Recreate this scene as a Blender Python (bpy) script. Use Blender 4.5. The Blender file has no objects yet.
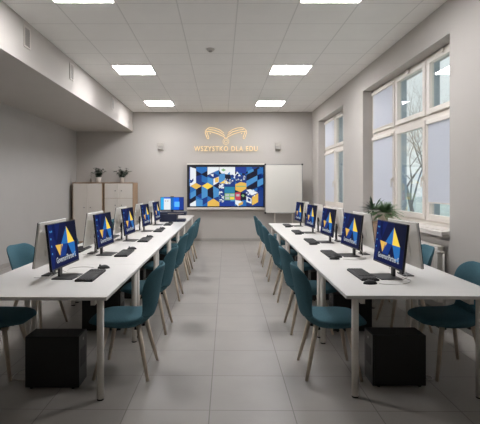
import bpy, bmesh, math, random
from mathutils import Vector, Matrix
random.seed(7)
S = bpy.context.scene
COL = S.collection
PI = math.pi
H = 1.5                      # camera height
WL, WR = -4.02, 2.53         # side walls (inner faces)
YB, YF = 12.8, -2.6          # back wall, wall behind the camera
ZC = 3.587                   # ceiling
TZ = 0.73                    # table top height

# ------------------------------------------------------------------ materials
def lin(c):
    return tuple(((v/255)/12.92 if v/255 <= .04045 else ((v/255+.055)/1.055)**2.4) for v in c)
def mat(name, rgb, rough=.6, metal=0, spec=.5, noise=0, nscale=20, bump=0, bscale=200, coat=0):
    m = bpy.data.materials.new(name); m.use_nodes = True
    nt = m.node_tree; b = nt.nodes['Principled BSDF']
    c = lin(rgb)
    b.inputs['Base Color'].default_value = (*c, 1)
    b.inputs['Roughness'].default_value = rough
    b.inputs['Metallic'].default_value = metal
    b.inputs['Specular IOR Level'].default_value = spec
    b.inputs['Coat Weight'].default_value = coat
    tc = nt.nodes.new('ShaderNodeTexCoord')
    if noise:
        n = nt.nodes.new('ShaderNodeTexNoise'); n.inputs['Scale'].default_value = nscale
        n.inputs['Detail'].default_value = 5
        nt.links.new(tc.outputs['Object'], n.inputs['Vector'])
        r = nt.nodes.new('ShaderNodeValToRGB')
        r.color_ramp.elements[0].position = .3; r.color_ramp.elements[1].position = .7
        r.color_ramp.elements[0].color = (*[v*(1-noise) for v in c], 1)
        r.color_ramp.elements[1].color = (*[min(1, v*(1+noise)) for v in c], 1)
        nt.links.new(n.outputs['Fac'], r.inputs['Fac']); nt.links.new(r.outputs['Color'], b.inputs['Base Color'])
    if bump:
        n = nt.nodes.new('ShaderNodeTexNoise'); n.inputs['Scale'].default_value = bscale
        nt.links.new(tc.outputs['Object'], n.inputs['Vector'])
        bp = nt.nodes.new('ShaderNodeBump'); bp.inputs['Strength'].default_value = bump
        bp.inputs['Distance'].default_value = .002
        nt.links.new(n.outputs['Fac'], bp.inputs['Height']); nt.links.new(bp.outputs['Normal'], b.inputs['Normal'])
    return m
def emit(name, rgb, st):
    m = bpy.data.materials.new(name); m.use_nodes = True
    nt = m.node_tree; b = nt.nodes['Principled BSDF']
    b.inputs['Base Color'].default_value = (.02, .02, .02, 1)
    b.inputs['Roughness'].default_value = .5; b.inputs['Specular IOR Level'].default_value = 0
    b.inputs['Emission Color'].default_value = (*lin(rgb), 1)
    b.inputs['Emission Strength'].default_value = st
    return m
def tile_mat(name, rgb, mortar, bw, rh, ox, oy, msize, rough, rot=0, var=.03, noise=.06, bump=.3):
    m = bpy.data.materials.new(name); m.use_nodes = True
    nt = m.node_tree; b = nt.nodes['Principled BSDF']; L = nt.links
    tc = nt.nodes.new('ShaderNodeTexCoord'); mp = nt.nodes.new('ShaderNodeMapping')
    mp.inputs['Location'].default_value = (ox, oy, 0); mp.inputs['Rotation'].default_value = (0, 0, rot)
    L.new(tc.outputs['Object'], mp.inputs['Vector'])
    br = nt.nodes.new('ShaderNodeTexBrick'); br.offset = 0; br.squash = 1
    br.inputs['Scale'].default_value = 1; br.inputs['Brick Width'].default_value = bw
    br.inputs['Row Height'].default_value = rh; br.inputs['Mortar Size'].default_value = msize
    br.inputs['Mortar Smooth'].default_value = .1; br.inputs['Bias'].default_value = 0
    c = lin(rgb)
    br.inputs['Color1'].default_value = (*[v*(1-var) for v in c], 1)
    br.inputs['Color2'].default_value = (*[v*(1+var) for v in c], 1)
    br.inputs['Mortar'].default_value = (*lin(mortar), 1)
    L.new(mp.outputs['Vector'], br.inputs['Vector'])
    n = nt.nodes.new('ShaderNodeTexNoise'); n.inputs['Scale'].default_value = 3.5; n.inputs['Detail'].default_value = 8
    L.new(tc.outputs['Object'], n.inputs['Vector'])
    r = nt.nodes.new('ShaderNodeMapRange'); r.inputs['From Min'].default_value = .3; r.inputs['From Max'].default_value = .7
    r.inputs['To Min'].default_value = 1-noise; r.inputs['To Max'].default_value = 1+noise
    L.new(n.outputs['Fac'], r.inputs['Value'])
    mx = nt.nodes.new('ShaderNodeVectorMath'); mx.operation = 'SCALE'
    L.new(br.outputs['Color'], mx.inputs[0]); L.new(r.outputs['Result'], mx.inputs['Scale'])
    L.new(mx.outputs['Vector'], b.inputs['Base Color'])
    b.inputs['Roughness'].default_value = rough
    bp = nt.nodes.new('ShaderNodeBump'); bp.inputs['Strength'].default_value = bump; bp.inputs['Distance'].default_value = .003
    bp.invert = True
    L.new(br.outputs['Fac'], bp.inputs['Height']); L.new(bp.outputs['Normal'], b.inputs['Normal'])
    return m

M = {}
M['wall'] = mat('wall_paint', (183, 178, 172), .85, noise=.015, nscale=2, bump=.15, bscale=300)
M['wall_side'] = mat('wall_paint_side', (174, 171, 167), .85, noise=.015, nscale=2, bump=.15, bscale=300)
M['ceiling'] = tile_mat('ceiling_tiles', (234, 232, 228), (212, 210, 206), .69, .655, -.19, -5.226+.655*8, .008, .95, var=.008, noise=.015, bump=.15)
M['floor'] = tile_mat('floor_tiles', (154, 149, 143), (116, 112, 106), .56, .5655, .0735+.04, -3.09+.5655*6, .0035, .42, rot=.012, var=.03, noise=.04)
M['skirting'] = mat('skirting_tile', (158, 154, 148), .5)
M['laminate'] = mat('white_laminate', (222, 219, 214), .38, bump=.05)
M['edge'] = mat('table_edge_band', (205, 200, 192), .5)
M['leg'] = mat('powder_coated_steel', (224, 218, 209), .45)
M['rubber'] = mat('black_rubber', (22, 22, 22), .6)
M['teal'] = mat('teal_fabric', (72, 108, 119), .9, spec=.2, noise=.10, nscale=90, bump=.35, bscale=500)
M['beech'] = mat('pale_beech_wood', (206, 190, 170), .5, noise=.08, nscale=30)
M['oak'] = mat('oak_board', (162, 133, 104), .55, noise=.10, nscale=16)
M['cab'] = mat('cabinet_front', (212, 205, 196), .5)
M['pc'] = mat('black_metal_case', (26, 25, 24), .55, noise=.05, nscale=8)
M['pcgrill'] = mat('black_plastic', (14, 14, 14), .4)
M['black'] = mat('monitor_black', (20, 20, 22), .4)
M['whiteback'] = mat('white_plastic', (236, 233, 228), .4)
M['key'] = mat('keyboard_black', (22, 22, 23), .5)
M['keycap'] = mat('keycap_black', (33, 33, 34), .6)
M['chrome'] = mat('satin_metal', (150, 148, 145), .3, metal=1)
M['pot'] = mat('white_ceramic', (222, 217, 210), .35)
M['basket'] = mat('beige_pot', (192, 182, 168), .8, noise=.12, nscale=60)
M['soil'] = mat('potting_soil', (50, 38, 30), .95, noise=.2)
M['leaf'] = mat('leaf_green', (98, 138, 82), .5, noise=.25, nscale=30)
M['leafdark'] = mat('leaf_dark_green', (42, 66, 44), .45, noise=.25, nscale=25)
M['navy'] = mat('navy_plastic', (22, 30, 58), .45)
M['frame'] = mat('window_pvc', (226, 219, 210), .4)
M['fin'] = mat('outer_jamb', (170, 182, 192), .7)
M['sill'] = mat('sill_white', (222, 216, 208), .35)
M['radiator'] = mat('radiator_enamel', (216, 212, 204), .4)
M['grille'] = mat('vent_grille', (150, 146, 140), .6)
M['alu'] = mat('brushed_aluminium', (165, 165, 163), .35, metal=.8)
M['board'] = mat('whiteboard_enamel', (214, 211, 203), .3)
M['plasticwhite'] = mat('soft_white_plastic', (196, 190, 182), .5)
M['box'] = mat('matte_beige_plastic', (176, 170, 162), .6)
M['cable'] = mat('white_cable', (200, 196, 190), .5)
M['bark'] = mat('tree_bark', (150, 147, 142), .9, noise=.2, nscale=5)
M['snow'] = mat('snowy_ground', (212, 222, 216), .9, noise=.10, nscale=.4)
M['panel'] = emit('light_panel', (253, 252, 255), 32)
M['neon'] = emit('warm_neon', (255, 226, 176), .88)
# fabric roller blind: diffuse + translucent
m = bpy.data.materials.new('roller_blind_fabric'); m.use_nodes = True; nt = m.node_tree
for n in list(nt.nodes):
    if n.type != 'OUTPUT_MATERIAL': nt.nodes.remove(n)
d = nt.nodes.new('ShaderNodeBsdfDiffuse'); d.inputs['Color'].default_value = (*lin((232, 231, 235)), 1)
t = nt.nodes.new('ShaderNodeBsdfTranslucent'); t.inputs['Color'].default_value = (*lin((232, 233, 240)), 1)
mx = nt.nodes.new('ShaderNodeMixShader'); mx.inputs[0].default_value = .6
nt.links.new(d.outputs[0], mx.inputs[1]); nt.links.new(t.outputs[0], mx.inputs[2])
nt.links.new(mx.outputs[0], nt.nodes['Material Output'].inputs['Surface']); M['blind'] = m
# thin window glass
m = bpy.data.materials.new('window_glass'); m.use_nodes = True; nt = m.node_tree
for n in list(nt.nodes):
    if n.type != 'OUTPUT_MATERIAL': nt.nodes.remove(n)
tr = nt.nodes.new('ShaderNodeBsdfTransparent'); tr.inputs['Color'].default_value = (.95, .97, .97, 1)
gl = nt.nodes.new('ShaderNodeBsdfGlossy'); gl.inputs['Roughness'].default_value = .02
lw = nt.nodes.new('ShaderNodeLayerWeight')
pw = nt.nodes.new('ShaderNodeMath'); pw.operation = 'POWER'; pw.inputs[1].default_value = 5; nt.links.new(lw.outputs['Facing'], pw.inputs[0])
fr = nt.nodes.new('ShaderNodeMath'); fr.operation = 'MULTIPLY_ADD'; fr.inputs[1].default_value = .95; fr.inputs[2].default_value = .04; nt.links.new(pw.outputs[0], fr.inputs[0])
mx = nt.nodes.new('ShaderNodeMixShader')
nt.links.new(fr.outputs[0], mx.inputs[0]); nt.links.new(tr.outputs[0], mx.inputs[1]); nt.links.new(gl.outputs[0], mx.inputs[2])
nt.links.new(mx.outputs[0], nt.nodes['Material Output'].inputs['Surface']); M['glass'] = m
SC = {k: emit('screen_'+k, c, s) for k, c, s in [
    ('dusk', (10, 30, 92), .75), ('navy', (9, 20, 66), .7), ('deep', (8, 14, 42), .75), ('royal', (22, 56, 128), .8), ('blue', (34, 106, 178), .8),
    ('sky', (74, 144, 202), .8), ('cyan', (40, 165, 225), .9), ('yellow', (244, 208, 76), .85), ('gold', (232, 186, 86), .8), ('white', (235, 240, 244), .8),
    ('teal', (40, 130, 165), .8), ('green', (140, 190, 130), .75), ('red', (205, 70, 90), .75), ('grey', (190, 196, 200), .75), ('win', (16, 100, 225), .9), ('winl', (90, 180, 250), .9), ('vio', (26, 58, 145), .8)]}

# ------------------------------------------------------------------ mesh helpers
def obj(name, bm, m, parent=None, smooth=False, **props):
    me = bpy.data.meshes.new(name); bm.normal_update(); bm.to_mesh(me); bm.free()
    for mm in (m if isinstance(m, list) else [m]): me.materials.append(mm)
    if smooth:
        for p in me.polygons: p.use_smooth = True
    o = bpy.data.objects.new(name, me); COL.objects.link(o)
    if parent: o.parent = parent
    for k, v in props.items(): o[k] = v
    return o
def bake(o):
    """apply the modifiers of o"""
    dg = bpy.context.evaluated_depsgraph_get(); dg.update()
    me = bpy.data.meshes.new_from_object(o.evaluated_get(dg))
    o.modifiers.clear(); o.data = me
    return o
def box(bm, x0, y0, z0, x1, y1, z1, bev=0, mi=0, mx=None):
    r = bmesh.ops.create_cube(bm, size=1)
    vs = r['verts']
    bmesh.ops.scale(bm, vec=(x1-x0, y1-y0, z1-z0), verts=vs)
    bmesh.ops.translate(bm, vec=((x0+x1)/2, (y0+y1)/2, (z0+z1)/2), verts=vs)
    fs = set(f for v in vs for f in v.link_faces)
    for f in fs: f.material_index = mi
    if mx: bmesh.ops.transform(bm, matrix=mx, verts=vs)
    if bev:
        es = list({e for v in vs for e in v.link_edges})
        bmesh.ops.bevel(bm, geom=es, offset=bev, segments=2, affect='EDGES', profile=.5, clamp_overlap=True)
    return vs
def tube(bm, pts, rad, seg=8, cap=True, mi=0):
    """tube through pts; rad number or list"""
    pts = [Vector(p) for p in pts]
    n = len(pts); rs = rad if isinstance(rad, (list, tuple)) else [rad]*n
    rings = []; up = None
    for i, p in enumerate(pts):
        d = (pts[min(i+1, n-1)]-pts[max(i-1, 0)]).normalized()
        if up is None:
            up = Vector((0, 0, 1)) if abs(d.z) < .9 else Vector((1, 0, 0))
        a = d.cross(up).normalized(); b = a.cross(d).normalized(); up = b
        rings.append([bm.verts.new(p+rs[i]*(a*math.cos(2*PI*k/seg)+b*math.sin(2*PI*k/seg))) for k in range(seg)])
    for r0, r1 in zip(rings, rings[1:]):
        for k in range(seg):
            f = bm.faces.new((r0[k], r0[(k+1) % seg], r1[(k+1) % seg], r1[k])); f.material_index = mi; f.smooth = True
    if cap:
        for r in (rings[0], rings[-1]):
            try: f = bm.faces.new(r); f.material_index = mi
            except ValueError: pass
def lathe(bm, prof, seg=20, loc=(0, 0, 0), mi=0):
    rings = []
    for r, z in prof:
        rings.append([bm.verts.new((loc[0]+r*math.cos(2*PI*k/seg), loc[1]+r*math.sin(2*PI*k/seg), loc[2]+z)) for k in range(seg)])
    for r0, r1 in zip(rings, rings[1:]):
        for k in range(seg):
            f = bm.faces.new((r0[k], r0[(k+1) % seg], r1[(k+1) % seg], r1[k])); f.material_index = mi; f.smooth = True
    f = bm.faces.new(rings[0]); f.material_index = mi
    f = bm.faces.new(rings[-1]); f.material_index = mi
def fixn(bm): bmesh.ops.recalc_face_normals(bm, faces=bm.faces[:])
def B(): return bmesh.new()
def thing(name, label, cat, loc=(0, 0, 0), rz=0, group=None):
    o = bpy.data.objects.new(name, None); COL.objects.link(o)
    o.empty_display_size = .1
    o.location = loc; o.rotation_euler = (0, 0, rz); o['label'] = label; o['category'] = cat
    if group: o['group'] = group
    return o
def dup(root, loc, rz, label=None, group=None):
    r = root.copy(); COL.objects.link(r); r.location = loc; r.rotation_euler = (0, 0, rz)
    if label: r['label'] = label
    if group: r['group'] = group
    for ch in list(root.children):
        c = ch.copy(); COL.objects.link(c); c.parent = r
        for g in ch.children:
            d = g.copy(); COL.objects.link(d); d.parent = c
    return r
def struct(name, bm, m, parent=None, label=None):
    fixn(bm)
    o = obj(name, bm, m, parent)
    if not parent: o['kind'] = 'structure'
    if label: o['label'] = label
    return o
def quadpoly(bm, pts, mi):
    f = bm.faces.new([bm.verts.new(p) for p in pts]); f.material_index = mi; return f

# ------------------------------------------------------------------ room shell
bm = B(); box(bm, WL-.3, YF-.3, -.2, WR+.45, YB+.3, 0)
struct('floor', bm, M['floor'], label='grey stone-look tiled floor')
bm = B(); box(bm, WL-.3, YF-.3, ZC, WR+.45, YB+.3, ZC+.2)
struct('ceiling', bm, M['ceiling'], label='suspended ceiling of pale square tiles')
bm = B(); box(bm, WL-.3, YB, 0, WR+.45, YB+.3, ZC); struct('wall_back', bm, M['wall'], label='beige grey wall behind the big display')
bm = B(); box(bm, WL-.3, YF-.3, 0, WR+.45, YF, ZC); struct('wall_front', bm, M['wall'], label='wall behind the viewer')
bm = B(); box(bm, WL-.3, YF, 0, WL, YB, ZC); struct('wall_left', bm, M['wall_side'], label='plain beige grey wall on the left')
bm = B(); box(bm, WL, YF, 3.044, -2.45, YB, ZC); struct('trim_1', bm, M['wall'], label='boxed-in bulkhead along the left ceiling edge')
# right wall with openings
WT = .45
wins = [(5.09, 8.2, 1.0, 3.205), (9.52, 11.94, 1.0, 3.205), (.4, 3.56, 1.0, 3.205)]  # last opening is out of view, added to let in daylight
bm = B()
ys = sorted([(a, b) for a, b, _, _ in wins])
prev = YF
for a, b in ys:
    box(bm, WR, prev, 0, WR+WT, a, ZC)
    box(bm, WR, a, 0, WR+WT, b, 1.0 - .0)
    box(bm, WR, a, 3.205, WR+WT, b, ZC)
    prev = b
box(bm, WR, prev, 0, WR+WT, YB, ZC)
struct('wall_right', bm, M['wall'], label='beige grey wall with the windows')
# baseboards
bm = B(); box(bm, WL+.001, YB-.012, 0, WR-.001, YB-.0005, .075); struct('baseboard_back', bm, M['skirting'])
bm = B(); box(bm, WR-.012, YF+.01, 0, WR-.0005, YB-.013, .075); struct('baseboard_right', bm, M['skirting'])
bm = B(); box(bm, WL+.0005, YF+.01, 0, WL+.012, YB-.013, .075); struct('baseboard_left', bm, M['skirting'])

# ------------------------------------------------------------------ windows
XF = 2.71
def window(n, y0, y1, cuts, blinds, label):
    """cuts: mullion positions from near to far. blinds: dict (col,row)-> drop fraction"""
    root = bpy.data.objects.new('window_%d' % n, None); COL.objects.link(root); root['kind'] = 'structure'; root['label'] = label
    z0, z1, zt = 1.04, 3.205, 2.41
    edges = [y0]+cuts+[y1]
    f = B()
    box(f, XF, y0, z0, XF+.07, y0+.035, z1); box(f, XF, y1-.035, z0, XF+.07, y1, z1)
    box(f, XF+.002, y0+.001, z0+.001, XF+.068, y1-.001, z0+.035); box(f, XF+.002, y0+.001, z1-.035, XF+.068, y1-.001, z1-.001)
    box(f, XF+.003, y0+.001, zt-.025, XF+.067, y1-.001, zt+.025)
    for c in cuts: box(f, XF+.001, c-.025, z0+.002, XF+.069, c+.025, z1-.002)
    struct('window_frame', f, M['frame'], root)
    f = B()
    for c in cuts+[y1-.02]: box(f, XF+.075, c-.02, z0, XF+.16, c+.02, z1)
    struct('outer_jamb', f, M['fin'], root)
    for i in range(len(edges)-1):
        a, b = edges[i]+.028, edges[i+1]-.028
        for r, (za, zb) in enumerate(((z0+.03, zt-.03), (zt+.03, z1-.03))):
            s = B(); w = .075; x0, x1 = XF-.018, XF+.045
            box(s, x0, a, za, x1, a+w, zb, .004); box(s, x0, b-w, za, x1, b, zb, .004)
            box(s, x0, a+w-.004, za, x1, b-w+.004, za+w, .003); box(s, x0, a+w-.004, zb-w, x1, b-w+.004, zb, .003)
            so = struct('sash', s, M['frame'], root)
            g = B(); box(g, XF+.02, a+w-.01, za+w-.01, XF+.024, b-w+.01, zb-w+.01); struct('pane', g, M['glass'], so)
            if r == 1:   # tilt latches along the top
                h = B(); box(h, XF-.034, (a+b)/2-.02, zb-.035, XF-.018, (a+b)/2+.16, zb-.01, .003); box(h, XF-.045, (a+b)/2-.02, zb-.05, XF-.018, (a+b)/2+.02, zb+.005, .003)
                struct('latch', h, M['frame'], so)
                h = B(); box(h, XF-.034, a+.12, za+.004, XF-.019, b-.12, za+.018, .003); struct('hinge_rail', h, M['leg'], so)
            elif i < len(edges)-1:
                h = B(); zz = 1.62
                box(h, XF-.035, a+.018, zz-.035, XF-.018, a+.045, zz+.035, .003); box(h, XF-.06, a+.022, zz-.015, XF-.035, a+.04, zz+.012, .003)
                box(h, XF-.06, a+.022, zz-.12, XF-.046, a+.04, zz+.012, .003)
                struct('handle', h, M['frame'], so)
            if (i, r) in blinds:
                d = blinds[(i, r)]
                bl = B(); zt2 = zb-w+.01; zb2 = za+w-.01
                zz = zt2-(zt2-zb2)*d
                box(bl, XF-.024, a+w-.015, zz, XF-.0215, b-w+.015, zt2)
                bo = struct('roller_blind', bl, M['blind'], root)
                c = B(); box(c, XF-.05, a+w-.035, zt2-.01, XF-.019, b-w+.035, zt2+.045, .008)
                struct('blind_cassette', c, M['frame'], bo)
                c = B(); box(c, XF-.029, a+w-.015, zz-.008, XF-.018, b-w+.015, zz+.008, .002); struct('bottom_bar', c, M['frame'], bo)
    s = B(); box(s, 2.44, y0+.0, .965, WR, y1+.04, 1.003, .006); box(s, WR-.02, y0+.001, 1.0, XF, y1-.001, 1.01)
    box(s, 2.44, y0+.0, .95, 2.455, y1+.04, 1.0, .004)
    box(s, XF-.003, y0, 1.0, XF+.08, y1, 1.04)
    struct('window_sill', s, M['sill'], root)
    return root
window(1, 5.09, 8.2, [6.05, 7.13], {(2, 0): 1, (2, 1): 1, (0, 0): .86}, 'large three-bay window in the right wall')
window(2, 9.52, 11.94, [10.86], {(1, 0): 1, (1, 1): 1}, 'farther two-bay window near the back wall')
window(3, .4, 3.56, [1.45, 2.5], {(1, 0): 1, (0, 0): 1, (2, 0): 1}, 'unseen window beside the viewer, added for its daylight')  # added out-of-view window, only there to bring in more daylight

# ------------------------------------------------------------------ outside
bm = B(); box(bm, 4.0, -20, -1.2, 90, 120, -1.0)
o = struct('ground', bm, M['snow'], label='pale frosty ground outside the windows')
def bare_tree(x, y, h, sd, label):
    rnd = random.Random(sd); bm = B()
    def grow(p, d, L, r, lev):
        pts = [p]; rs = [r]; dd = d.copy()
        for k in range(3):
            dd = (dd+Vector((rnd.uniform(-.18, .18), rnd.uniform(-.18, .18), rnd.uniform(-.02, .12)))).normalized()
            pts.append(pts[-1]+dd*L/3); rs.append(r*(1-.14*(k+1)))
        tube(bm, pts, rs, 5 if lev > 1 else 7, cap=False)
        if lev < 5:
            for k in range(3 if lev < 4 else 2):
                a = rnd.uniform(0, 2*PI); s = rnd.uniform(.45, .9)
                nd = (dd+s*Vector((math.cos(a), math.sin(a), .15))).normalized()
                q = pts[rnd.choice((2, 3))] if k else pts[3]
                grow(q, nd, L*rnd.uniform(.62, .8), rs[-1]*.72, lev+1)
    grow(Vector((0, 0, 0)), Vector((0, 0, 1)), h*.3, h*.013, 0)
    o = obj('bare_tree', bm, M['bark'], smooth=True, label=label, category='tree', group='bare trees outside the windows')
    o.location = (x, y, -1.0)
for (x, y, h, s, l) in [(8.4, 19.5, 8.5, 1, 'leafless tree outside seen through the middle bay of the large window, nearer trunk'),
                        (11.0, 24.5, 9.5, 2, 'leafless tree outside behind the right-hand bays of the large window, farther back'),
                        (6.9, 12.9, 6, 3, 'leafless tree outside seen at the right-hand bay of the large window'),
                        (11.5, 31.0, 10, 4, 'leafless distant tree outside behind the middle bay of the large window'),
                        (8.6, 34.5, 9.5, 5, 'leafless tree outside seen through the narrow far window')]:
    bare_tree(x, y, h, s, l)

# ------------------------------------------------------------------ ceiling fittings
def mk_panel():
    t = thing('ceiling_light', '', 'ceiling light')
    b = B(); w, l, q = .345, .3275, .018
    for a in ((-w, -l, w, -l+q), (-w, l-q, w, l), (-w, -l+q, -w+q, l-q), (w-q, -l+q, w, l-q)): box(b, a[0], a[1], -.012, a[2], a[3], 0)
    fixn(b); obj('frame', b, M['frame'], t)
    b = B(); box(b, -w+q, -l+q, -.008, w-q, l-q, -.002); fixn(b); obj('diffuser', b, M['panel'], t)
    return t
p0 = mk_panel(); first = True
g = 'square ceiling light panels'
for y, txt in ((11.45, 'farthest from the camera'), (8.178, 'in the middle row'), (4.87, 'cut off at the top edge of the picture')):
    for x, side in ((-1.535, 'left-hand'), (1.225, 'right-hand')):
        lab = 'glowing white square %s ceiling panel light %s' % (side, txt)
        if first: p0.location = (x, y, ZC); p0['label'] = lab; p0['group'] = g; first = False
        else: dup(p0, (x, y, ZC), 0, lab, g)
t = thing('smoke_detector', 'small round smoke detector on the ceiling tiles', 'smoke detector', (-.16, 6.95, ZC))
b = B(); lathe(b, [(.062, 0), (.062, -.012), (.05, -.03), (.03, -.032)]); fixn(b); obj('base', b, M['plasticwhite'], t)
b = B(); lathe(b, [(.03, -.03), (.028, -.045), (.012, -.048)]); fixn(b); obj('sensor', b, M['grille'], t)
# vents on the bulkhead
def mk_vent():
    t = thing('air_vent', '', 'vent')
    b = B(); w, h, q = .095, .135, .022
    for a in ((-w, -h, w, -h+q), (-w, h-q, w, h), (-w, -h+q, -w+q, h-q), (w-q, -h+q, w, h-q)): box(b, 0, a[0], a[1], .012, a[2], a[3])
    fixn(b); obj('frame', b, M['plasticwhite'], t)
    b = B(); box(b, 0, -w+q, -h+q, .003, w-q, h-q)
    for k in range(9): 
        z = -h+q+.012+k*.022; box(b, .002, -w+q, z, .01, w-q, z+.008)
    fixn(b); obj('grille', b, M['grille'], t)
    return t
v0 = mk_vent(); g = 'air vents on the bulkhead'
v0.location = (-2.45, 5.8, 3.385); v0['label'] = 'small upright air vent on the bulkhead nearest the camera'; v0['group'] = g
dup(v0, (-2.45, 7.53, 3.385), 0, 'small upright air vent halfway along the bulkhead'); dup(v0, (-2.45, 10.4, 3.385), 0, 'small upright air vent at the far end of the bulkhead')

# ------------------------------------------------------------------ back wall
def speaker(x, label):
    t = thing('wall_speaker', label, 'wall speaker', (x, YB, 2.6), 0, 'small boxes on the back wall')
    b = B(); box(b, -.075, -.10, .03, .075, -.01, .13, .012); box(b, -.03, -.012, .04, .03, -.0005, .1); fixn(b); obj('housing', b, M['box'], t)
    b = B(); mxx = Matrix.Translation((0, -.055, .0)) @ Matrix.Rotation(-.3, 4, 'X')
    box(b, -.068, -.035, -.06, .068, .035, .035, .006, mx=mxx); fixn(b); obj('grille', b, M['grille'], t)
speaker(-1.68, 'small pale wall-mounted box left of the glowing sign')
speaker(1.57, 'small pale wall-mounted box right of the glowing sign')
# display
t = thing('interactive_display', 'wide wall-mounted display showing a blue, white and yellow block pattern', 'display', (.14, YB, 1.5))
pc = 460/12.7
def dpx(x, y): return ((x-221)/pc-.14, -.10, (187-y)/pc)
x0, z1 = dpx(187.1, 164.6)[0], dpx(0, 164.6)[2]; x1, z0 = dpx(265.4, 207.4)[0], dpx(0, 207.4)[2]
b = B(); box(b, x0, -.098, z0, x1, -.03, z1, .008); fixn(b); obj('casing', b, M['black'], t)
b = B(); box(b, x0-.006, -.10, z1, x1+.006, -.03, z1+.03, .004); fixn(b); obj('top_rail', b, M['frame'], t)
b = B(); box(b, x0-.006, -.125, z0-.06, x1+.006, -.03, z0-.001, .008); fixn(b); so = obj('pen_tray', b, M['frame'], t)
b = B(); box(b, -.3, -.031, -.3, .3, -.0005, .3); fixn(b); obj('wall_bracket', b, M['black'], t)
# picture: coordinates in a 603 x 320 field
order = list(SC.keys()); smats = [SC[k] for k in order]
PX0, PX1, PZ1, PZ0 = dpx(189.1, 0)[0], dpx(263.2, 0)[0], dpx(0, 167)[2], dpx(0, 206.2)[2]
class Canvas:
    def __init__(s, W, Hh, f): s.W, s.H, s.f = W, Hh, f; s.bm = B(); s.n = 0
    def poly(s, pts, c, layer=0):
        # clip to field
        P = pts
        for ax, lim, sg in ((0, 0, 1), (0, s.W, -1), (1, 0, 1), (1, s.H, -1)):
            out = []
            for i in range(len(P)):
                a, b2 = P[i], P[(i+1) % len(P)]
                ia, ib = sg*(a[ax]-lim) >= 0, sg*(b2[ax]-lim) >= 0
                if ia: out.append(a)
                if ia != ib:
                    tt = (lim-a[ax])/(b2[ax]-a[ax]); out.append((a[0]+tt*(b2[0]-a[0]), a[1]+tt*(b2[1]-a[1])))
            P = out
            if len(P) < 3: return
        quadpoly(s.bm, [s.f(x, y, layer) for x, y in P], order.index(c))
    def rect(s, a, b2, c, d, col, layer=0): s.poly([(a, b2), (c, b2), (c, d), (a, d)], col, layer)
def ff(x, y, l): return (PX0+(PX1-PX0)*x/603, -.0985-.0004*l, PZ1+(PZ0-PZ1)*y/320)
cv = Canvas(603, 320, ff)
cv.rect(0, 0, 603, 320, 'navy')
rn = random.Random(3)
w2, hh, vv = 47, 26, 54
for r in range(-1, 6):
    for c in range(-1, 9):
        cx = 55+c*94+(47 if r % 2 else 0); cy = 155+(r-2)*80
        pal = ['navy', 'royal', 'blue', 'deep', 'royal', 'navy']
        cv.poly([(cx-w2, cy), (cx, cy-hh), (cx+w2, cy), (cx, cy+hh)], rn.choice(pal), 1)
        cv.poly([(cx-w2, cy), (cx, cy+hh), (cx, cy+hh+vv), (cx-w2, cy+vv)], rn.choice(['royal', 'blue', 'sky', 'navy', 'blue']), 1)
        cv.poly([(cx+w2, cy), (cx, cy+hh), (cx, cy+hh+vv), (cx+w2, cy+vv)], rn.choice(['deep', 'navy', 'royal', 'deep']), 1)
P = cv.poly
P([(8, 0), (56, 14), (56, 146), (8, 160)], 'white', 2); P([(0, 130), (10, 118), (6, 102), (20, 108), (34, 92), (36, 112), (22, 130)], 'royal', 3)
P([(58, 0), (148, 0), (148, 30), (102, 56), (58, 30)], 'blue', 2); P([(56, 84), (148, 34), (148, 84), (102, 62)], 'deep', 2)
P([(56, 78), (102, 62), (102, 116), (56, 140)], 'royal', 2); P([(102, 64), (150, 88), (150, 138), (102, 118)], 'blue', 2)
P([(150, 0), (243, 0), (243, 24), (196, 44), (150, 66)], 'white', 2); P([(150, 66), (196, 46), (243, 70), (196, 96)], 'royal', 3); P([(172, 62), (198, 56), (198, 82)], 'white', 4)
P([(150, 84), (196, 96), (196, 150), (150, 128)], 'sky', 2); P([(198, 96), (243, 78), (243, 122), (198, 150)], 'white', 2); P([(210, 90), (240, 84), (240, 122), (212, 128)], 'gold', 3)
P([(10, 155), (56, 130), (102, 155), (56, 182)], 'gold', 3); P([(104, 155), (150, 128), (196, 155), (150, 182)], 'yellow', 3)
P([(10, 212), (56, 186), (56, 232), (10, 262)], 'sky', 2); P([(102, 214), (150, 186), (150, 240), (102, 262)], 'sky', 2); P([(198, 210), (243, 186), (243, 238), (198, 256)], 'sky', 2)
P([(56, 182), (102, 158), (102, 212), (56, 240)], 'deep', 2); P([(150, 182), (196, 160), (196, 212), (150, 240)], 'deep', 2)
P([(8, 300), (56, 272), (56, 320), (8, 320)], 'white', 3); P([(58, 258), (110, 270), (110, 320), (58, 320)], 'sky', 2)
P([(150, 286), (198, 258), (246, 290), (246, 320), (150, 320)], 'gold', 3)
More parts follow.
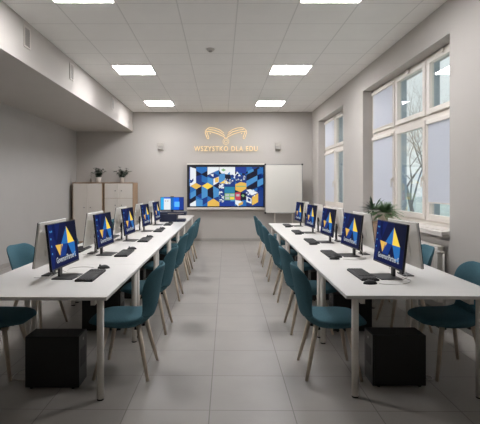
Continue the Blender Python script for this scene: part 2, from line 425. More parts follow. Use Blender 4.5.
# middle and right part
P([(246, 0), (332, 0), (332, 38), (310, 60), (262, 52), (246, 30)], 'white', 2); P([(260, 24), (280, 12), (300, 24), (280, 36)], 'green', 3)
P([(246, 60), (292, 48), (292, 110), (246, 130)], 'sky', 2); P([(292, 60), (340, 62), (340, 110), (292, 110)], 'deep', 2)
P([(246, 134), (292, 106), (332, 134)], 'yellow', 3)
P([(332, 0), (374, 0), (374, 96), (332, 60)], 'white', 2); P([(332, 70), (352, 60), (370, 74), (352, 92)], 'royal', 3)
P([(376, 0), (464, 0), (464, 56), (376, 40)], 'vio', 2)
cv.rect(246, 140, 288, 320, 'royal', 2); cv.rect(288, 162, 372, 212, 'teal', 2)
cv.rect(376, 64, 464, 124, 'royal', 2); cv.rect(292, 100, 374, 160, 'royal', 2)
for k in range(70):
    u = rn.choice([(246, 145, 44, 40), (292, 96, 82, 62), (376, 40, 88, 80), (246, 205, 44, 90), (464, 190, 80, 60)])
    x = u[0]+rn.uniform(0, u[2]-12); y = u[1]+rn.uniform(0, u[3]-10); s = rn.uniform(5, 13); a = rn.uniform(0, 3)
    P([(x+s*math.cos(a+q*2.1)*1.1, y+s*math.sin(a+q*2.1)) for q in range(3)], rn.choice(['white', 'white', 'grey']), 5)
P([(376, 140), (420, 122), (466, 132), (466, 176), (420, 206), (376, 188)], 'gold', 4); cv.rect(384, 154, 460, 162, 'green', 5)
cv.rect(290, 214, 372, 270, 'green', 3); cv.rect(296, 220, 326, 238, 'grey', 4); cv.rect(334, 220, 366, 238, 'grey', 4); cv.rect(296, 246, 326, 264, 'grey', 4); cv.rect(334, 246, 366, 264, 'yellow', 4)
cv.rect(376, 208, 418, 270, 'red', 3); cv.rect(384, 222, 410, 240, 'grey', 4); cv.rect(420, 212, 464, 270, 'deep', 3); P([(424, 232), (440, 222), (452, 236), (440, 246)], 'green', 4)
cv.rect(246, 280, 372, 320, 'vio', 3); P([(376, 270), (420, 276), (440, 292), (400, 320), (376, 300)], 'white', 4); P([(400, 300), (440, 280), (436, 304), (404, 318)], 'gold', 5)
P([(466, 40), (512, 16), (512, 0), (466, 0)], 'blue', 2)
for k, c in enumerate(('deep', 'sky', 'deep', 'blue')):
    P([(466, 64+k*50), (556, 18+k*50), (556, 60+k*50), (466, 112+k*50)], c, 2)
P([(466, 190), (510, 214), (556, 190), (603, 214), (603, 320), (466, 320)], 'royal', 3); P([(466, 186), (500, 182), (560, 210), (510, 232)], 'white', 4)
P([(512, 244), (562, 214), (562, 286), (512, 314)], 'gold', 4); P([(466, 240), (508, 258), (508, 300), (466, 284)], 'white', 4); P([(478, 252), (500, 262), (500, 284), (478, 276)], 'royal', 5)
cv.rect(558, 0, 603, 190, 'royal', 1); P([(556, 20), (603, 0), (603, 44), (556, 66)], 'blue', 2); P([(556, 110), (603, 88), (603, 140), (556, 164)], 'sky', 2)
scr = obj('screen', cv.bm, smats, t)
# neon sign
t = thing('neon_sign', 'glowing warm white sign reading WSZYSTKO DLA EDU under a winged book emblem', 'sign', (.14, YB-.045, 2.6))
cu = bpy.data.curves.new('lettering', 'FONT'); cu.body = 'WSZYSTKO DLA EDU'; cu.align_x = 'CENTER'; cu.align_y = 'CENTER'
cu.size = .19; cu.space_character = 1.2; cu.fill_mode = 'BOTH'; cu.extrude = .008; cu.bevel_depth = .003; cu.bevel_resolution = 1; cu.resolution_u = 4
tmp = bpy.data.objects.new('tmp', cu); COL.objects.link(tmp); dg = bpy.context.evaluated_depsgraph_get(); dg.update()
me = bpy.data.meshes.new_from_object(tmp.evaluated_get(dg)); COL.objects.unlink(tmp); bpy.data.objects.remove(tmp)
me.transform(Matrix.Rotation(PI/2, 4, 'X'))
xs = [v.co.x for v in me.vertices]; me.transform(Matrix.Diagonal((1.76/(max(xs)-min(xs)), 1, 1, 1)))
me.transform(Matrix.Translation((0, 0, -.045)))
me.materials.clear(); me.materials.append(M['neon'])
lo = bpy.data.objects.new('lettering', me); COL.objects.link(lo); lo.parent = t
b = B()
def npx(x, y): return (((x/6.667+190)-225.6)*.0277, 0, (187-(122+y/6.667))*.0277+1.5-2.6)
strokes = [[(125, 38), (160, 40), (195, 52), (222, 74)], [(118, 50), (155, 54), (192, 66), (228, 90)], [(106, 62), (140, 66), (185, 80), (222, 98), (236, 112)],
           [(125, 38), (112, 46), (100, 58), (98, 72), (112, 110)], [(106, 62), (114, 82), (122, 106)], [(112, 110), (118, 112), (122, 106)], [(128, 74), (134, 80)]]
for s in strokes:
    for sg in (1, -1):
        pts = [npx(x if sg == 1 else 2*236-x, y) for x, y in s]
        # smooth
        q = []
        for i in range(len(pts)-1):
            for k in range(3): q.append(Vector(pts[i]).lerp(Vector(pts[i+1]), k/3))
        q.append(Vector(pts[-1])); tube(b, q, .012, 6)
for rr in (20, 10):
    tube(b, [npx(236+rr*math.cos(a*PI/10), 130+rr*1.0*math.sin(a*PI/10)) for a in range(21)], .007, 6, cap=False)
fixn(b); obj('emblem', b, M['neon'], t)
b = B()
for x in (-.7, -.3, .3, .7): tube(b, [(x, .0, -.03), (x, .0445, -.03)], .006, 6)
fixn(b); obj('standoff', b, M['plasticwhite'], t)

# whiteboard on stand
t = thing('whiteboard', 'white magnetic board in a thin aluminium frame standing by the display', 'whiteboard', (1.70, 12.46, 0))
w, z0, z1 = .5, .80, 2.11
b = B(); box(b, -w, -.012, z0, w, .012, z1); fixn(b); obj('writing_surface', b, M['board'], t)
b = B()
box(b, -w-.012, -.02, z0-.012, -w+.01, .02, z1+.012, .003); box(b, w-.01, -.02, z0-.012, w+.012, .02, z1+.012, .003)
box(b, -w, -.02, z0-.012, w, .02, z0+.01, .003); box(b, -w, -.02, z1-.01, w, .02, z1+.012, .003); fixn(b); obj('frame', b, M['alu'], t)
for x in (-w, w):
    for z in (z0, z1):
        b = B(); box(b, x-.022, -.024, z-.022, x+.022, .022, z+.022, .005); fixn(b); obj('corner_cap', b, M['black'], t)
b = B(); box(b, -.17, -.09, z0-.022, .15, -.018, z0-.008, .003); fixn(b); obj('pen_tray', b, M['grille'], t)
for x in (-.24, .24):
    b = B(); tube(b, [(x, .04, .04), (x, .04, 2.0)], .018, 10); fixn(b); obj('post', b, M['frame'], t)
    b = B(); box(b, x-.02, -.26, .02, x+.02, .28, .05, .004)
    tube(b, [(x, -.24, 0), (x, -.24, .02)], .02, 8); tube(b, [(x, .26, 0), (x, .26, .02)], .02, 8); fixn(b); obj('foot', b, M['frame'], t)

# ------------------------------------------------------------------ cabinets
def cabinet(x0, x1, doors, label):
    yf, yb, zt = 12.15, YB-.015, 1.62
    t = thing('storage_cabinet', label, 'cabinet', ((x0+x1)/2, (yf+yb)/2, 0), 0, 'cabinets against the back wall')
    w = (x1-x0)/2; d = (yb-yf)/2
    b = B(); box(b, -w, -d+.02, .04, -w+.022, d, zt-.022); box(b, w-.022, -d+.02, .04, w, d, zt-.022)
    box(b, -w, -d+.0, zt-.022, w, d, zt, .002); box(b, -w, -d+.02, .04, w, d, .06); box(b, -w+.02, d-.012, .06, w-.02, d, zt-.022)
    box(b, -w+.03, -d+.06, 0, w-.03, d, .04); fixn(b); obj('body', b, M['oak'], t)
    for (a0, a1, c0, c1, kx, kz) in doors:
        b = B(); X0, X1 = -w+.024+(2*w-.048)*a0+.002, -w+.024+(2*w-.048)*a1-.002
        box(b, X0, -d, c0, X1, -d+.018, c1, .002); fixn(b); do = obj('door', b, M['cab'], t)
        b = B(); kxx = X1-.08 if kx > 0 else X0+.08
        lathe(b, [(.006, 0), (.006, .014), (.017, .02), (.017, .026), (.01, .03)], 12); bmesh.ops.rotate(b, verts=b.verts, matrix=Matrix.Rotation(PI/2, 3, 'X')); bmesh.ops.translate(b, verts=b.verts, vec=(kxx, -d, kz))
        fixn(b); obj('knob', b, M['chrome'], do)
cabinet(-3.93, -3.125, [(0, .5, .07, 1.592, 1, .96), (.5, 1, .07, 1.592, -1, .96)], 'oak-edged cabinet with two tall pale doors in the back left corner')
cabinet(-3.10, -2.315, [(0, .5, 1.205, 1.592, 1, 1.4), (.5, 1, 1.205, 1.592, -1, 1.4), (0, .5, .63, 1.197, 1, 1.02), (.5, 1, .63, 1.197, -1, 1.02), (0, .5, .07, .622, 1, .5), (.5, 1, .07, .622, -1, .5)],
        'oak-edged cabinet with short pale doors, right of the tall-doored one')

# ------------------------------------------------------------------ plants
def leaf(bm, base, d, L, w, droop, mi=0, fold=.2, n=5):
    d = Vector(d).normalized(); side = d.cross(Vector((0, 0, 1)))
    if side.length < .1: side = Vector((1, 0, 0))
    side.normalize(); prev = None; p = Vector(base); dd = d.copy()
    for k in range(n+1):
        s = k/n; ww = w*(math.sin(PI*min(1, s*.92+.08))**.7)*.5
        up = side.cross(dd).normalized()
        row = [bm.verts.new(p-side*ww+up*ww*fold), bm.verts.new(p), bm.verts.new(p+side*ww+up*ww*fold)]
        if prev:
            for q in (0, 1):
                f = bm.faces.new((prev[q], prev[q+1], row[q+1], row[q])); f.material_index = mi; f.smooth = True
        prev = row; dd = (dd+Vector((0, 0, -droop/n))).normalized(); p = p+dd*L/n
def potted(name, label, loc, r, h, potm, kind, size, seed, lm):
    rn = random.Random(seed)
    t = thing(name, label, 'potted plant', loc)
    b = B(); lathe(b, [(r*.72, 0), (r*.78, .004), (r, h*.95), (r, h), (r*.9, h), (r*.86, h*.85), (.002, h*.84)], 24); fixn(b); obj('pot', b, potm, t, smooth=True)
    b = B(); lathe(b, [(r*.87, h*.84), (r*.86, h*.88), (.003, h*.9)], 16); fixn(b); obj('soil', b, M['soil'], t)
    b = B()
    if kind == 'spiky':
        for k in range(52):
            a = rn.uniform(0, 2*PI); e = rn.uniform(.15, 1.4); L = size*rn.uniform(.75, 1.1)
            leaf(b, (rn.uniform(-.015, .015), rn.uniform(-.015, .015), h*.85), (math.cos(a)*math.cos(e), math.sin(a)*math.cos(e), math.sin(e)), L, .036, .7, n=6)
    elif kind == 'fern':
        for k in range(85):
            a = rn.uniform(0, 2*PI); e = rn.uniform(.05, 1.35); L = size*rn.uniform(.7, 1.05)*(1-.3*math.sin(e))
            d = Vector((math.cos(a)*math.cos(e), math.sin(a)*math.cos(e), math.sin(e))); p = Vector((0, 0, h*.85)); dd = d.copy()
            side = d.cross(Vector((0, 0, 1))).normalized(); pts = [p.copy()]
            for q in range(12):
                p = p+dd*L/12; dd = (dd+Vector((0, 0, -.08))).normalized(); pts.append(p.copy())
                wl = .06*(1-q/15)
                if q > 0:
                    for sg in (1, -1): leaf(b, p, side*sg+dd*.5, wl, .03, .1, n=2)
            tube(b, pts, .0015, 4)
    else:
        for k in range(18):
            a = rn.uniform(0, 2*PI); e = rn.uniform(.75, 1.5); L = size*rn.uniform(.6, 1.1)
            dd = Vector((math.cos(a)*math.cos(e), math.sin(a)*math.cos(e), math.sin(e))); p = Vector((0, 0, h*.85)); pts = [p.copy()]
            for q in range(5):
                p = p+dd*L/5; dd = (dd+Vector((rn.uniform(-.1, .1), rn.uniform(-.1, .1), -.06))).normalized(); pts.append(p.copy())
                for z in range(3):
                    aa = rn.uniform(0, 2*PI); leaf(b, p, Vector((math.cos(aa), math.sin(aa), rn.uniform(-.1, .6))), rn.uniform(.06, .095), .045, .4, n=3)
            tube(b, pts, .002, 4)
    obj('foliage', b, lm, t)
potted('potted_plant', 'bushy green plant in a white pot on the tall-doored cabinet', (-3.31, 12.42, 1.62), .078, .145, M['pot'], 'bush', .27, 4, M['leafdark'])
potted('potted_plant', 'upright leafy green plant in a white pot on the cabinet with short doors', (-2.665, 12.42, 1.62), .062, .14, M['pot'], 'bush', .28, 9, M['leafdark'])
# twig in glass vase
t = thing('bud_vase', 'tiny vase with a thin sprig left of the plant on the tall-doored cabinet', 'vase', (-3.52, 12.45, 1.62))
b = B(); lathe(b, [(.02, 0), (.03, .02), (.028, .07), (.012, .1), (.014, .12)], 14); fixn(b); obj('vase', b, M['grille'], t, smooth=True)
b = B(); tube(b, [(0, 0, .08), (.01, 0, .2), (-.01, .01, .28)], .002, 5)
for k in range(8): leaf(b, (0, 0, .15+k*.017), (math.cos(k*2), math.sin(k*2), .5), .045, .014, .2, n=2)
obj('sprig', b, M['leafdark'], t)

# plant stand cabinet by the window
t = thing('low_cabinet', 'slim oak cabinet under the window carrying two plants', 'cabinet', (2.36, 6.78, 0))
b = B(); w, d, z = .075+.0, .32, .985
box(b, -w-.03, -d, .05, w, -d+.02, z-.02); box(b, -w-.03, d-.02, .05, w, d, z-.02); box(b, -w-.03, -d, z-.02, w, d, z, .002); box(b, -w-.03, -d, .04, w, d, .06)
box(b, w-.012, -d, .06, w, d, z-.02); box(b, -w-.01, -d+.02, 0, w, d-.02, .04); fixn(b); obj('body', b, M['oak'], t)
for s in (-1, 1):
    b = B(); box(b, -w-.05, min(s*.002, s*(d-.001)), .06, -w-.031, max(s*.002, s*(d-.001)), z-.022, .002); fixn(b); do = obj('door', b, M['oak'], t)
    b = B(); box(b, -w-.066, s*.04-.006, .6, -w-.05, s*.04+.006, .7, .003); fixn(b); obj('handle', b, M['chrome'], do)
potted('potted_plant', 'spiky-leaved plant in a white pot by the window', (2.315, 6.99, .985), .066, .17, M['pot'], 'spiky', .24, 12, M['leafdark'])
potted('potted_fern', 'feathery green fern in a beige pot by the window', (2.36, 6.62, .985), .112, .15, M['basket'], 'fern', .29, 5, M['leaf'])

# radiator
t = thing('radiator', 'white panel radiator on the wall under the large window', 'radiator', (2.47, 5.72, .2))
b = B(); box(b, -.045, -.56, 0, .03, .56, .62, .008)
for k in range(26): box(b, -.052, -.53+k*.0415, .04, -.044, -.51+k*.0415, .58, .003)
fixn(b); obj('panel', b, M['radiator'], t)
b = B(); box(b, -.045, -.57, .62, .03, .57, .635, .003)
for k in range(30): box(b, -.035, -.54+k*.037, .632, .022, -.53+k*.037, .638)
fixn(b); obj('top_grille', b, M['radiator'], t)
b = B(); tube(b, [(0, -.56, .57), (0, -.60, .57), (0, -.63, .57)], .013, 8); tube(b, [(0, -.59, .57), (-.07, -.59, .57)], .02, 10); fixn(b); obj('valve', b, M['plasticwhite'], t)
b = B(); tube(b, [(0, -.62, .57), (.0, -.62, -.2)], .01, 8); fixn(b); obj('pipe', b, M['radiator'], t)
for y in (-.4, .4):
    b = B(); box(b, .03, y-.02, .45, .0599, y+.02, .55); fixn(b); obj('bracket', b, M['radiator'], t)

# ------------------------------------------------------------------ desks
SLR, SLL = .0185, .0075
def rowx(side, X, Y):
    return X+(SLR if side > 0 else SLL)*(Y-3.25)
def mk_desk(width, length, insets, name='desk'):
    t = thing(name, '', 'desk')
    w, l = width/2, length/2
    b = B(); box(b, -w, -l+.001, TZ-.025, w, l-.001, TZ, .002); fixn(b); obj('tabletop', b, M['laminate'], t)
    b = B(); z0, z1 = TZ-.065, TZ-.025
    (xi, xo), (yn, yf) = insets
    box(b, -w+xi, -l+yn+.16, z0, w-xo, -l+yn+.19, z1); box(b, -w+xi, l-yf-.165, z0, w-xo, l-yf-.135, z1)
    box(b, -w+xi+.04, -l+yn, z0, -w+xi+.07, l-yf, z1); box(b, w-xo-.07, -l+yn, z0, w-xo-.04, l-yf, z1)
    fixn(b); obj('frame', b, M['leg'], t)
    for x in (-w+xi, w-xo):
        for y in (-l+yn, l-yf):
            b = B(); tube(b, [(x, y, .012), (x, y, TZ-.025)], .025, 18); fixn(b); lg = obj('leg', b, M['leg'], t)
            b = B(); tube(b, [(x, y, 0), (x, y, .012)], .023, 14); fixn(b); obj('foot', b, M['rubber'], lg)
    return t
nth = ['nearest the camera', 'second from the camera', 'third from the camera', 'fourth from the camera', 'fifth from the camera', 'sixth from the camera']
LP = [3.22+1.36*(i+.5) for i in range(5)]; RP = [3.25+1.305*(i+.5) for i in range(5)]
for side, pos, ln in ((-1, LP, 1.36), (1, RP, 1.305)):
    sn = 'left' if side < 0 else 'right'
    cx0 = -1.37 if side < 0 else 1.448
    wid = 1.14 if side < 0 else 1.12
    ins = ((.05, .05), (.028, .12)) if side < 0 else ((.07, .17), (.028, .15))
    base = None
    for i, y in enumerate(pos):
        lab = 'white-topped desk on round steel legs in the %s row, %s' % (sn, nth[i])
        x = rowx(side, cx0, y); rz = -math.atan(SLR if side > 0 else SLL)
        if base is None:
            base = mk_desk(wid, ln, ins); base.location = (x, y, 0); base.rotation_euler = (0, 0, rz); base['label'] = lab; base['group'] = 'desks of the two long rows'
        else: dup(base, (x, y, 0), rz, lab)
# end desk by the back wall
td = mk_desk(1.14, 2.55, ((.07, .06), (.06, .06)), 'teacher_desk')
td.location = (rowx(-1, -1.37, 11.3), 10.02+1.28, 0); td.rotation_euler = (0, 0, -math.atan(SLL)); td['label'] = 'white desk at the far end of the left row carrying the blue desktop screen'

# ------------------------------------------------------------------ monitors
def screen_art(bm_f):
    cv = Canvas(100, 60, bm_f); P = cv.poly
    cv.rect(0, 0, 100, 60, 'navy'); P([(0, 0), (34, 0), (8, 60), (0, 60)], 'dusk', 1); P([(12, 0), (48, 0), (30, 30), (16, 20)], 'navy', 1)
    P([(22, 0), (40, 0), (24, 24)], 'dusk', 2); P([(60, 0), (100, 0), (100, 34), (84, 34)], 'deep', 1)
    P([(62, 6), (62, 31), (36, 31)], 'blue', 3); P([(62, 6), (87, 31), (62, 31)], 'yellow', 3)
    P([(18, 29), (44, 30), (30, 45)], 'gold', 3); P([(36, 31), (60, 31), (48, 50), (44, 30)], 'royal', 3)
    P([(36, 31), (62, 31), (50, 47), (30, 47)], 'royal', 3); P([(62, 31), (88, 31), (88, 52), (76, 52)], 'blue', 4); P([(62, 31), (76, 52), (50, 52)], 'navy', 3)
    for k in range(4): cv.rect(4, 8+k*10, 7, 10.5+k*10, 'sky', 4)
    cv.rect(9, 8, 12, 10.5, 'sky', 4)
    return cv
cu = bpy.data.curves.new('caption', 'FONT'); cu.body = 'Governor/Partner S.'; cu.size = 1; cu.align_x = 'CENTER'; cu.resolution_u = 2; cu.offset = .02
tmp = bpy.data.objects.new('tmp', cu); COL.objects.link(tmp); dg = bpy.context.evaluated_depsgraph_get(); dg.update()
capme = bpy.data.meshes.new_from_object(tmp.evaluated_get(dg)); bpy.data.objects.remove(tmp)
xs = [v.co.x for v in capme.vertices]; cw = max(xs)-min(xs)
MW, MH = .605, .378
TILT = .115
def mk_monitor(turned=False):
    """faces local -Y; origin on the desk under the screen"""
    t = thing('monitor', '', 'monitor')
    R = Matrix.Translation((0, 0, (.103 if turned else .096))) @ Matrix.Rotation(-TILT, 4, 'X')
    b = B(); box(b, -MW/2, 0, 0, MW/2, .006 if turned else .018, MH, .002, mx=R); fixn(b); obj('bezel', b, M['black'], t)
    b = B(); box(b, -MW/2, .0055 if turned else .0175, 0, MW/2, .022, MH, .004 if turned else .001, mx=R); box(b, -.13, .020, .08, .13, .032, .27, .006, mx=R); fixn(b); obj('back_cover', b, M['whiteback'], t)
    f = lambda x, y, l: tuple(R @ Vector((-MW/2+.007+(MW-.014)*x/100, -.0006-.0003*l, MH-.007-(MH-.022)*y/60)))
    cv = screen_art(f); b = cv.bm
    s = .43/cw
    tb = bmesh.new(); tb.from_mesh(capme)
    vm = {v: b.verts.new(R @ Vector((v.co.x*s+.015, -.0021, v.co.y*s*1.25+.052))) for v in tb.verts}
    for fc in tb.faces:
        nf = b.faces.new([vm[v] for v in fc.verts]); nf.material_index = order.index('grey')
    tb.free()
    so = obj('screen', b, smats, t)
    b = B(); box(b, -.03, .05, .008, .03, .068, .25, .004); tube(b, [(0, .059, .2), (0, .030, .215)], .028, 12); fixn(b); obj('neck', b, M['black'], t)
    b = B(); (box(b, -.08, -.02, 0, .08, .07, .008, .003) if turned else box(b, -.125, -.095, 0, .125, .085, .008, .003)); fixn(b); obj('stand_base', b, M['black'], t)
    b = B(); pts = [(.03, .045, .16), (.12, .08, .10), (.16, .11, .03), (.17, .06, .004), (.15, -.05, .0035)]
    q = []
    for i in range(len(pts)-1):
        for k in range(4): q.append(Vector(pts[i]).lerp(Vector(pts[i+1]), k/4))
    q.append(Vector(pts[-1])); tube(b, q, .0025, 5); fixn(b); obj('cable', b, M['cable'], t)
    return t
mons = {}
def place_mon(x, y, rz, lab, group, turned=False):
    mon = mons.get(turned)
    if mon is None:
        mon = mons[turned] = mk_monitor(turned); mon.location = (x, y, TZ); mon.rotation_euler = (0, 0, rz); mon['label'] = lab; mon['group'] = group
    else: dup(mon, (x, y, TZ), rz, lab, group)
# ------------------------------------------------------------------ keyboards and mice
def mk_keyboard():
    t = thing('keyboard', '', 'keyboard')
    b = B(); box(b, -.225, -.07, 0, .225, .07, .016, .004); fixn(b); obj('body', b, M['key'], t)
    b = B(); box(b, -.217, -.064, .0155, .217, .062, .0168)
    for r in range(5):
        for c in range(20):
            if c in (15,): continue
            x = -.215+c*.0216; y = -.062+r*.0245
            if r == 0 and 4 <= c <= 9:
                if c == 4: box(b, x, y, .015, x+.0216*5.8, y+.021, .02)
                continue
            box(b, x, y, .015, x+.0185, y+.021, .0205)
    fixn(b); obj('keys', b, M['keycap'], t)
    return t
def mk_mouse():
    t = thing('computer_mouse', '', 'mouse')
    b = B(); bmesh.ops.create_uvsphere(b, u_segments=16, v_segments=10, radius=1)
    bmesh.ops.scale(b, vec=(.034, .058, .034), verts=b.verts)
    for v in b.verts: v.co.z = max(0, v.co.z)*(1.0 if v.co.y < 0 else .92)
    bmesh.ops.remove_doubles(b, verts=b.verts, dist=.0005)
    fixn(b); obj('body', b, M['key'], t, smooth=True)
    b = B(); tube(b, [(-.004, .034, .029), (.004, .034, .029)], .008, 10); fixn(b); obj('scroll_wheel', b, M['rubber'], t)
    return t
kb0 = mk_keyboard()
for c_ in kb0.children: c_.data.transform(Matrix.Diagonal((1.07, 1.04, 1.1, 1)))
ms0 = mk_mouse(); used = {}
def place(o0, key, x, y, rz, lab, group, z=TZ):
    if key not in used:
        used[key] = 1; o0.location = (x, y, z); o0.rotation_euler = (0, 0, rz); o0['label'] = lab; o0['group'] = group
    else: dup(o0, (x, y, z), rz, lab, group)
MY_L = [3.94, 5.27, 6.62, 8.05, 9.37]; MY_R = [3.94, 5.18, 6.42, 7.75, 9.08]
for side, MY in ((-1, MY_L), (1, MY_R)):
    sn = 'left' if side < 0 else 'right'
    for i, y in enumerate(MY):
        # aisle-side: student faces outward, screen faces the aisle
        xs_, xb_ = (-1.325, -1.535) if side < 0 else (1.405, 1.63)
        rz = (PI/2 if side < 0 else -PI/2)
        yaw = .05*side
        # local -Y must point to the aisle: left row -> +X
        place_mon(rowx(side, xs_, y), y, rz+yaw, 'monitor with blue and yellow triangle wallpaper in the %s row, %s' % (sn, nth[i]), 'lit monitors facing the aisle')
        yb = y+.10
        place_mon(rowx(side, xb_, yb), yb, -rz+.02*side, 'monitor turned away showing its white back, %s row, %s' % (sn, nth[i]), 'monitors turned to the walls', True)
        kx = -1.125 if side < 0 else 1.215
        place(kb0, 'kb', rowx(side, kx, y), y+(.03 if side < 0 else .06), rz-.02*side, 'black keyboard on the aisle side of the %s desk row, %s' % (sn, nth[i]), 'black keyboards on the desks')
        my, mx_ = (y+.42, -1.12) if side < 0 else (y-.28, 1.18)
        place(ms0, 'ms', rowx(side, mx_, my), my, (PI/2 if side < 0 else -PI/2)+.1, 'black mouse on the aisle side of the %s desk row, %s' % (sn, nth[i]), 'black mice on the desks')
place(kb0, 'kb', -1.72, 5.62, -PI/2, 'black keyboard behind the second monitor of the left row, on the wall side', 'black keyboards on the desks')
place(kb0, 'kb', -1.66, 6.98, -PI/2, 'black keyboard behind the third monitor of the left row, on the wall side', 'black keyboards on the desks')
place(kb0, 'kb', 1.90, 6.95, PI/2, 'black keyboard behind the third monitor of the right row, on the window side', 'black keyboards on the desks')

# mouse cables
def cable(pts, r, lab, group=None):
    q = []
    P = [Vector(p) for p in pts]; P = [P[0]]+P+[P[-1]]
    for i in range(1, len(P)-2):
        for k in range(6):
            u = k/6; a, b_, c, d = P[i-1], P[i], P[i+1], P[i+2]
            q.append(.5*((2*b_)+(c-a)*u+(2*a-5*b_+4*c-d)*u*u+(3*b_-a-3*c+d)*u**3))
    q.append(P[-2]); b = B(); tube(b, q, r, 6); fixn(b)
    return obj('cable', b, M['cable'], label=lab, category='cable', group=group or 'thin white cables')
cable([(1.255, 3.655, TZ+.003), (1.33, 3.62, TZ+.003), (1.47, 3.66, TZ+.003), (1.56, 3.78, TZ+.003), (1.535, 3.90, TZ+.003)], .0025, 'thin pale cable curling from the mouse on the nearest right desk')
cable([(1.30, 4.90, TZ+.003), (1.42, 4.84, TZ+.003), (1.54, 4.90, TZ+.003), (1.57, 5.02, TZ+.003)], .0025, 'thin pale cable looping on the second desk of the right row')
cable([(-1.21, 4.38, TZ+.003), (-1.32, 4.42, TZ+.003), (-1.42, 4.35, TZ+.003), (-1.40, 4.20, TZ+.003)], .0025, 'thin pale cable curling from the mouse on the nearest left desk')
cable([(-1.485, 3.62, .004), (-1.55, 3.56, .004), (-1.64, 3.62, .004), (-1.62, 3.8, .004), (-1.5, 3.86, .004)], .004, 'white cable lying on the floor beside the left computer tower')
cable([(1.545, 3.62, .004), (1.62, 3.56, .004), (1.66, 3.62, .004), (1.60, 3.70, .004), (1.545, 3.72, .004)], .004, 'white cable lying on the floor beside the right computer tower')

# ------------------------------------------------------------------ computer towers
def mk_tower():
    """front faces local +X"""
    t = thing('computer_tower', '', 'computer')
    b = B(); box(b, -.2, -.1, .012, .185, .1, .39, .004); box(b, -.19, -.101, .03, .175, -.0995, .372, .0)
    fixn(b); obj('case', b, M['pc'], t)
    b = B(); box(b, .185, -.1, .012, .2, .1, .39, .004); fixn(b); fo = obj('front_panel', b, M['pcgrill'], t)
    b = B(); tube(b, [(.199, 0, .345), (.204, 0, .345)], .01, 12); fixn(b); obj('power_button', b, M['chrome'], fo)
    b = B(); box(b, .199, -.06, .15, .202, .06, .28, .001); fixn(b); obj('vent_cover', b, M['pc'], fo)
    for sx in (-.16, .15):
        for sy in (-.08, .08):
            b = B(); tube(b, [(sx, sy, 0), (sx, sy, .013)], .012, 8); fixn(b); obj('foot', b, M['rubber'], t)
    return t
tw = mk_tower()
for i in range(5):
    yl = LP[i]-.39; yr = RP[i]-.37
    place(tw, 'tw', rowx(-1, -1.255, yl), yl, 0, 'black computer tower on the floor under the left desk row, %s' % nth[i], 'black computer towers under the desks', 0)
    place(tw, 'tw', rowx(1, 1.33, yr), yr+.01, PI, 'black computer tower on the floor under the right desk row, %s' % nth[i], 'black computer towers under the desks', 0)

# ------------------------------------------------------------------ chairs
def spline(keys, n):
    out = []
    K = [keys[0]]+keys+[keys[-1]]
    segs = len(keys)-1
    for j in range(n+1):
        s = j/n*segs; i = min(int(s), segs-1); u = s-i
        a, b_, c, d = K[i], K[i+1], K[i+2], K[i+3]
        out.append(tuple(.5*((2*b_[q])+(c[q]-a[q])*u+(2*a[q]-5*b_[q]+4*c[q]-d[q])*u*u+(3*b_[q]-a[q]-3*c[q]+d[q])*u**3) for q in range(len(b_))))
    return out
def shell_part(name, R, parent, m=8):
    """keys: (x, z, halfwidth, dish, thickness); x forward"""
    n = len(R)-1; b = B(); top = []; bot = []
    for j, (x, z, w, dish, th) in enumerate(R):
        x0, z0 = R[max(0, j-1)][:2]; x1, z1 = R[min(n, j+1)][:2]
        tx, tz = x1-x0, z1-z0; L = math.hypot(tx, tz); nx, nz = tz/L, -tx/L   # upper / front normal
        rt, rb = [], []
        for k in range(m+1):
            u = -1+2*k/m; uu = math.sin(u*PI/2)
            off = dish*uu*uu
            edge = 1-abs(uu)**6*.65
            rt.append(b.verts.new((x+nx*(off+th/2*edge), uu*w, z+nz*(off+th/2*edge))))
            rb.append(b.verts.new((x+nx*(off-th/2*edge), uu*w, z+nz*(off-th/2*edge))))
        top.append(rt); bot.append(rb)
    for j in range(n):
        for k in range(m):
            b.faces.new((top[j][k], top[j][k+1], top[j+1][k+1], top[j+1][k])); b.faces.new((bot[j][k+1], bot[j][k], bot[j+1][k], bot[j+1][k+1]))
        b.faces.new((bot[j][0], top[j][0], top[j+1][0], bot[j+1][0])); b.faces.new((top[j][m], bot[j][m], bot[j+1][m], top[j+1][m]))
    for k in range(m):
        b.faces.new((top[0][k+1], top[0][k], bot[0][k], bot[0][k+1])); b.faces.new((top[n][k], top[n][k+1], bot[n][k+1], bot[n][k]))
    fixn(b)
    o = obj(name, b, M['teal'], parent, smooth=True)
    md = o.modifiers.new('s', 'SUBSURF'); md.levels = 1; md.render_levels = 1
    return bake(o)
def mk_chair():
    """faces local +X, origin between the feet"""
    t = thing('chair', '', 'chair')
    # one profile from the seat's front lip to the top of the back, cut where the seat turns up
    R = spline([(.278, .420, .12, .0, .018), (.264, .429, .165, 0, .04), (.21, .440, .207, .0, .07), (.12, .434, .236, .004, .092), (0, .424, .24, .014, .096), (-.10, .424, .226, .024, .086),
                (-.165, .443, .198, .035, .055), (-.205, .475, .175, .05, .048), (-.228, .53, .168, .065, .042), (-.245, .60, .188, .08, .042), (-.26, .68, .213, .09, .042),
                (-.275, .76, .218, .08, .038), (-.290, .815, .200, .058, .032), (-.299, .852, .158, .035, .024), (-.303, .867, .10, .02, .012)], 28)
    shell_part('seat', R[:14], t); shell_part('backrest', R[13:], t)
    b = B(); box(b, -.15, -.02, .365, .15, .02, .385, .004); box(b, -.13, -.14, .37, -.09, .14, .39, .003); box(b, .09, -.14, .37, .13, .14, .39, .003); fixn(b); obj('frame', b, M['black'], t)
    for sx in (-1, 1):
        for sy in (-1, 1):
            b = B(); tube(b, [(sx*.12, sy*.13, .415), (sx*.167, sy*.174, .2), (sx*.212, sy*.217, 0)], [.021, .017, .012], 10); fixn(b); obj('leg', b, M['beech'], t)
    return t
ch = mk_chair()
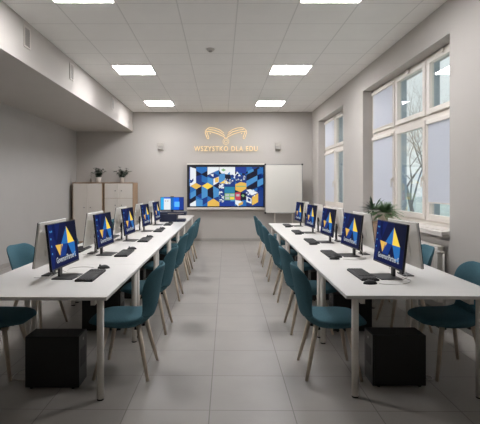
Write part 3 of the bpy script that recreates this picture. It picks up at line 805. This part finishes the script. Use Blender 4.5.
# the flipped seat profile makes its normal point down: fix by mesh content (thickness is symmetric, dish is not)
CY_R = [3.77, 4.88, 6.18, 7.48, 8.8, 9.94]; CY_L = [3.78, 4.89, 6.25, 7.62, 8.22, 9.42]
ordn = ['nearest the camera', 'second from the camera', 'third from the camera', 'fourth from the camera', 'fifth from the camera', 'farthest from the camera']
for i in range(6):
    a = random.uniform(-.05, .05)
    place(ch, 'ch', rowx(1, .868 if i == 0 else .89, CY_R[i]), CY_R[i], a, 'teal wooden-legged chair on the aisle side of the right desks, %s' % ordn[i], 'teal chairs along the desks', 0)
    a = random.uniform(-.05, .05)
    place(ch, 'ch', rowx(-1, -.775, CY_L[i]), CY_L[i], PI+a, 'teal wooden-legged chair on the aisle side of the left desks, %s' % ordn[i], 'teal chairs along the desks', 0)
for i, y in enumerate([3.78, 4.96, 6.2, 7.5, 8.8]):
    place(ch, 'ch', rowx(1, 1.93 if i else 1.855, y), y, PI+(.06 if i == 0 else 0), 'teal chair on the window side of the right desks, %s' % ordn[i], 'teal chairs along the desks', 0)
for i, y in enumerate([3.77, 4.98, 6.3, 7.64, 9.0]):
    place(ch, 'ch', -1.98 if i == 1 else -1.84, y, -.3 if i == 1 else 0, 'teal chair on the wall side of the left desks, %s' % ordn[i], 'teal chairs along the desks', 0)

# ------------------------------------------------------------------ far desk equipment
t = thing('equipment_case', 'dark navy open-sided case on the far desk below the bright screen', 'case', (-1.075, 10.33, TZ))
b = B(); box(b, -.285, -.17, 0, .095, .17, .17, .008); fixn(b); obj('housing', b, M['navy'], t)
b = B(); box(b, .095, -.17, 0, .28, .17, .055, .006); fixn(b); obj('lower_tray', b, M['navy'], t)
b = B(); box(b, -.29, -.17, .17, .30, .20, .215, .008); box(b, .1, -.17, .145, .30, .2, .17, .004); fixn(b); lid = obj('lid', b, M['navy'], t)
b = B(); box(b, -.1, -.174, .178, .26, -.168, .19); fixn(b); obj('edge_strip', b, M['grille'], lid)
t = thing('desktop_screen', 'small screen with a bright blue desktop and white window, on top of the navy case', 'monitor', (-1.10, 10.36, TZ+.215))
b = B(); box(b, -.265, -.005, .022, .265, .02, .33, .004); fixn(b); obj('bezel', b, M['black'], t)
f = lambda x, y, l: (-.258+.516*x/100, -.0056-.0003*l, .322-.293*y/60)
cv = Canvas(100, 60, f); cv.rect(0, 0, 100, 60, 'win'); cv.rect(0, 0, 14, 60, 'cyan', 1); cv.rect(42, 0, 56, 60, 'blue', 1); cv.rect(80, 0, 100, 60, 'vio', 1)
cv.rect(14, 6, 43, 60, 'white', 2); cv.rect(18, 14, 24, 20, 'grey', 3); cv.rect(28, 14, 34, 20, 'grey', 3); cv.rect(60, 20, 82, 44, 'winl', 2); cv.rect(0, 57, 100, 60, 'deep', 3)
obj('screen', cv.bm, smats, t)
b = B(); box(b, -.04, -.006, .33, .04, .012, .345, .003); fixn(b); obj('webcam', b, M['black'], t)
b = B(); box(b, -.10, -.06, 0, .10, .09, .008, .003); box(b, -.025, .02, .008, .025, .04, .15, .003); fixn(b); obj('stand', b, M['black'], t)

# ------------------------------------------------------------------ world, camera
w = bpy.data.worlds.new('World'); S.world = w; w.use_nodes = True; nt = w.node_tree
bg = nt.nodes['Background']
tc = nt.nodes.new('ShaderNodeTexCoord'); sp = nt.nodes.new('ShaderNodeSeparateXYZ'); rp = nt.nodes.new('ShaderNodeValToRGB')
nt.links.new(tc.outputs['Generated'], sp.inputs[0]); nt.links.new(sp.outputs['Z'], rp.inputs['Fac']); nt.links.new(rp.outputs['Color'], bg.inputs['Color'])
rp.color_ramp.elements[0].position = 0; rp.color_ramp.elements[0].color = (*lin((206, 211, 210)), 1)
rp.color_ramp.elements[1].position = .6; rp.color_ramp.elements[1].color = (*lin((200, 208, 212)), 1)
bg.inputs['Strength'].default_value = 1.25
cd = bpy.data.cameras.new('camera'); co = bpy.data.objects.new('camera', cd); COL.objects.link(co)
co.location = (0, 0, H); co.rotation_euler = (PI/2, 0, 0)
cd.sensor_fit = 'HORIZONTAL'; cd.sensor_width = 36; cd.lens = 460/480*36
cd.shift_x = (240-221)/480; cd.shift_y = -(212-187)/480
cd.clip_start = .05; cd.clip_end = 300
S.camera = co
S.view_settings.view_transform = 'Standard'; S.view_settings.look = 'None'; S.view_settings.gamma = 1
S.view_settings.use_curve_mapping = False; S.view_settings.exposure = 0.3
S.cycles.max_bounces = 10; S.cycles.diffuse_bounces = 6
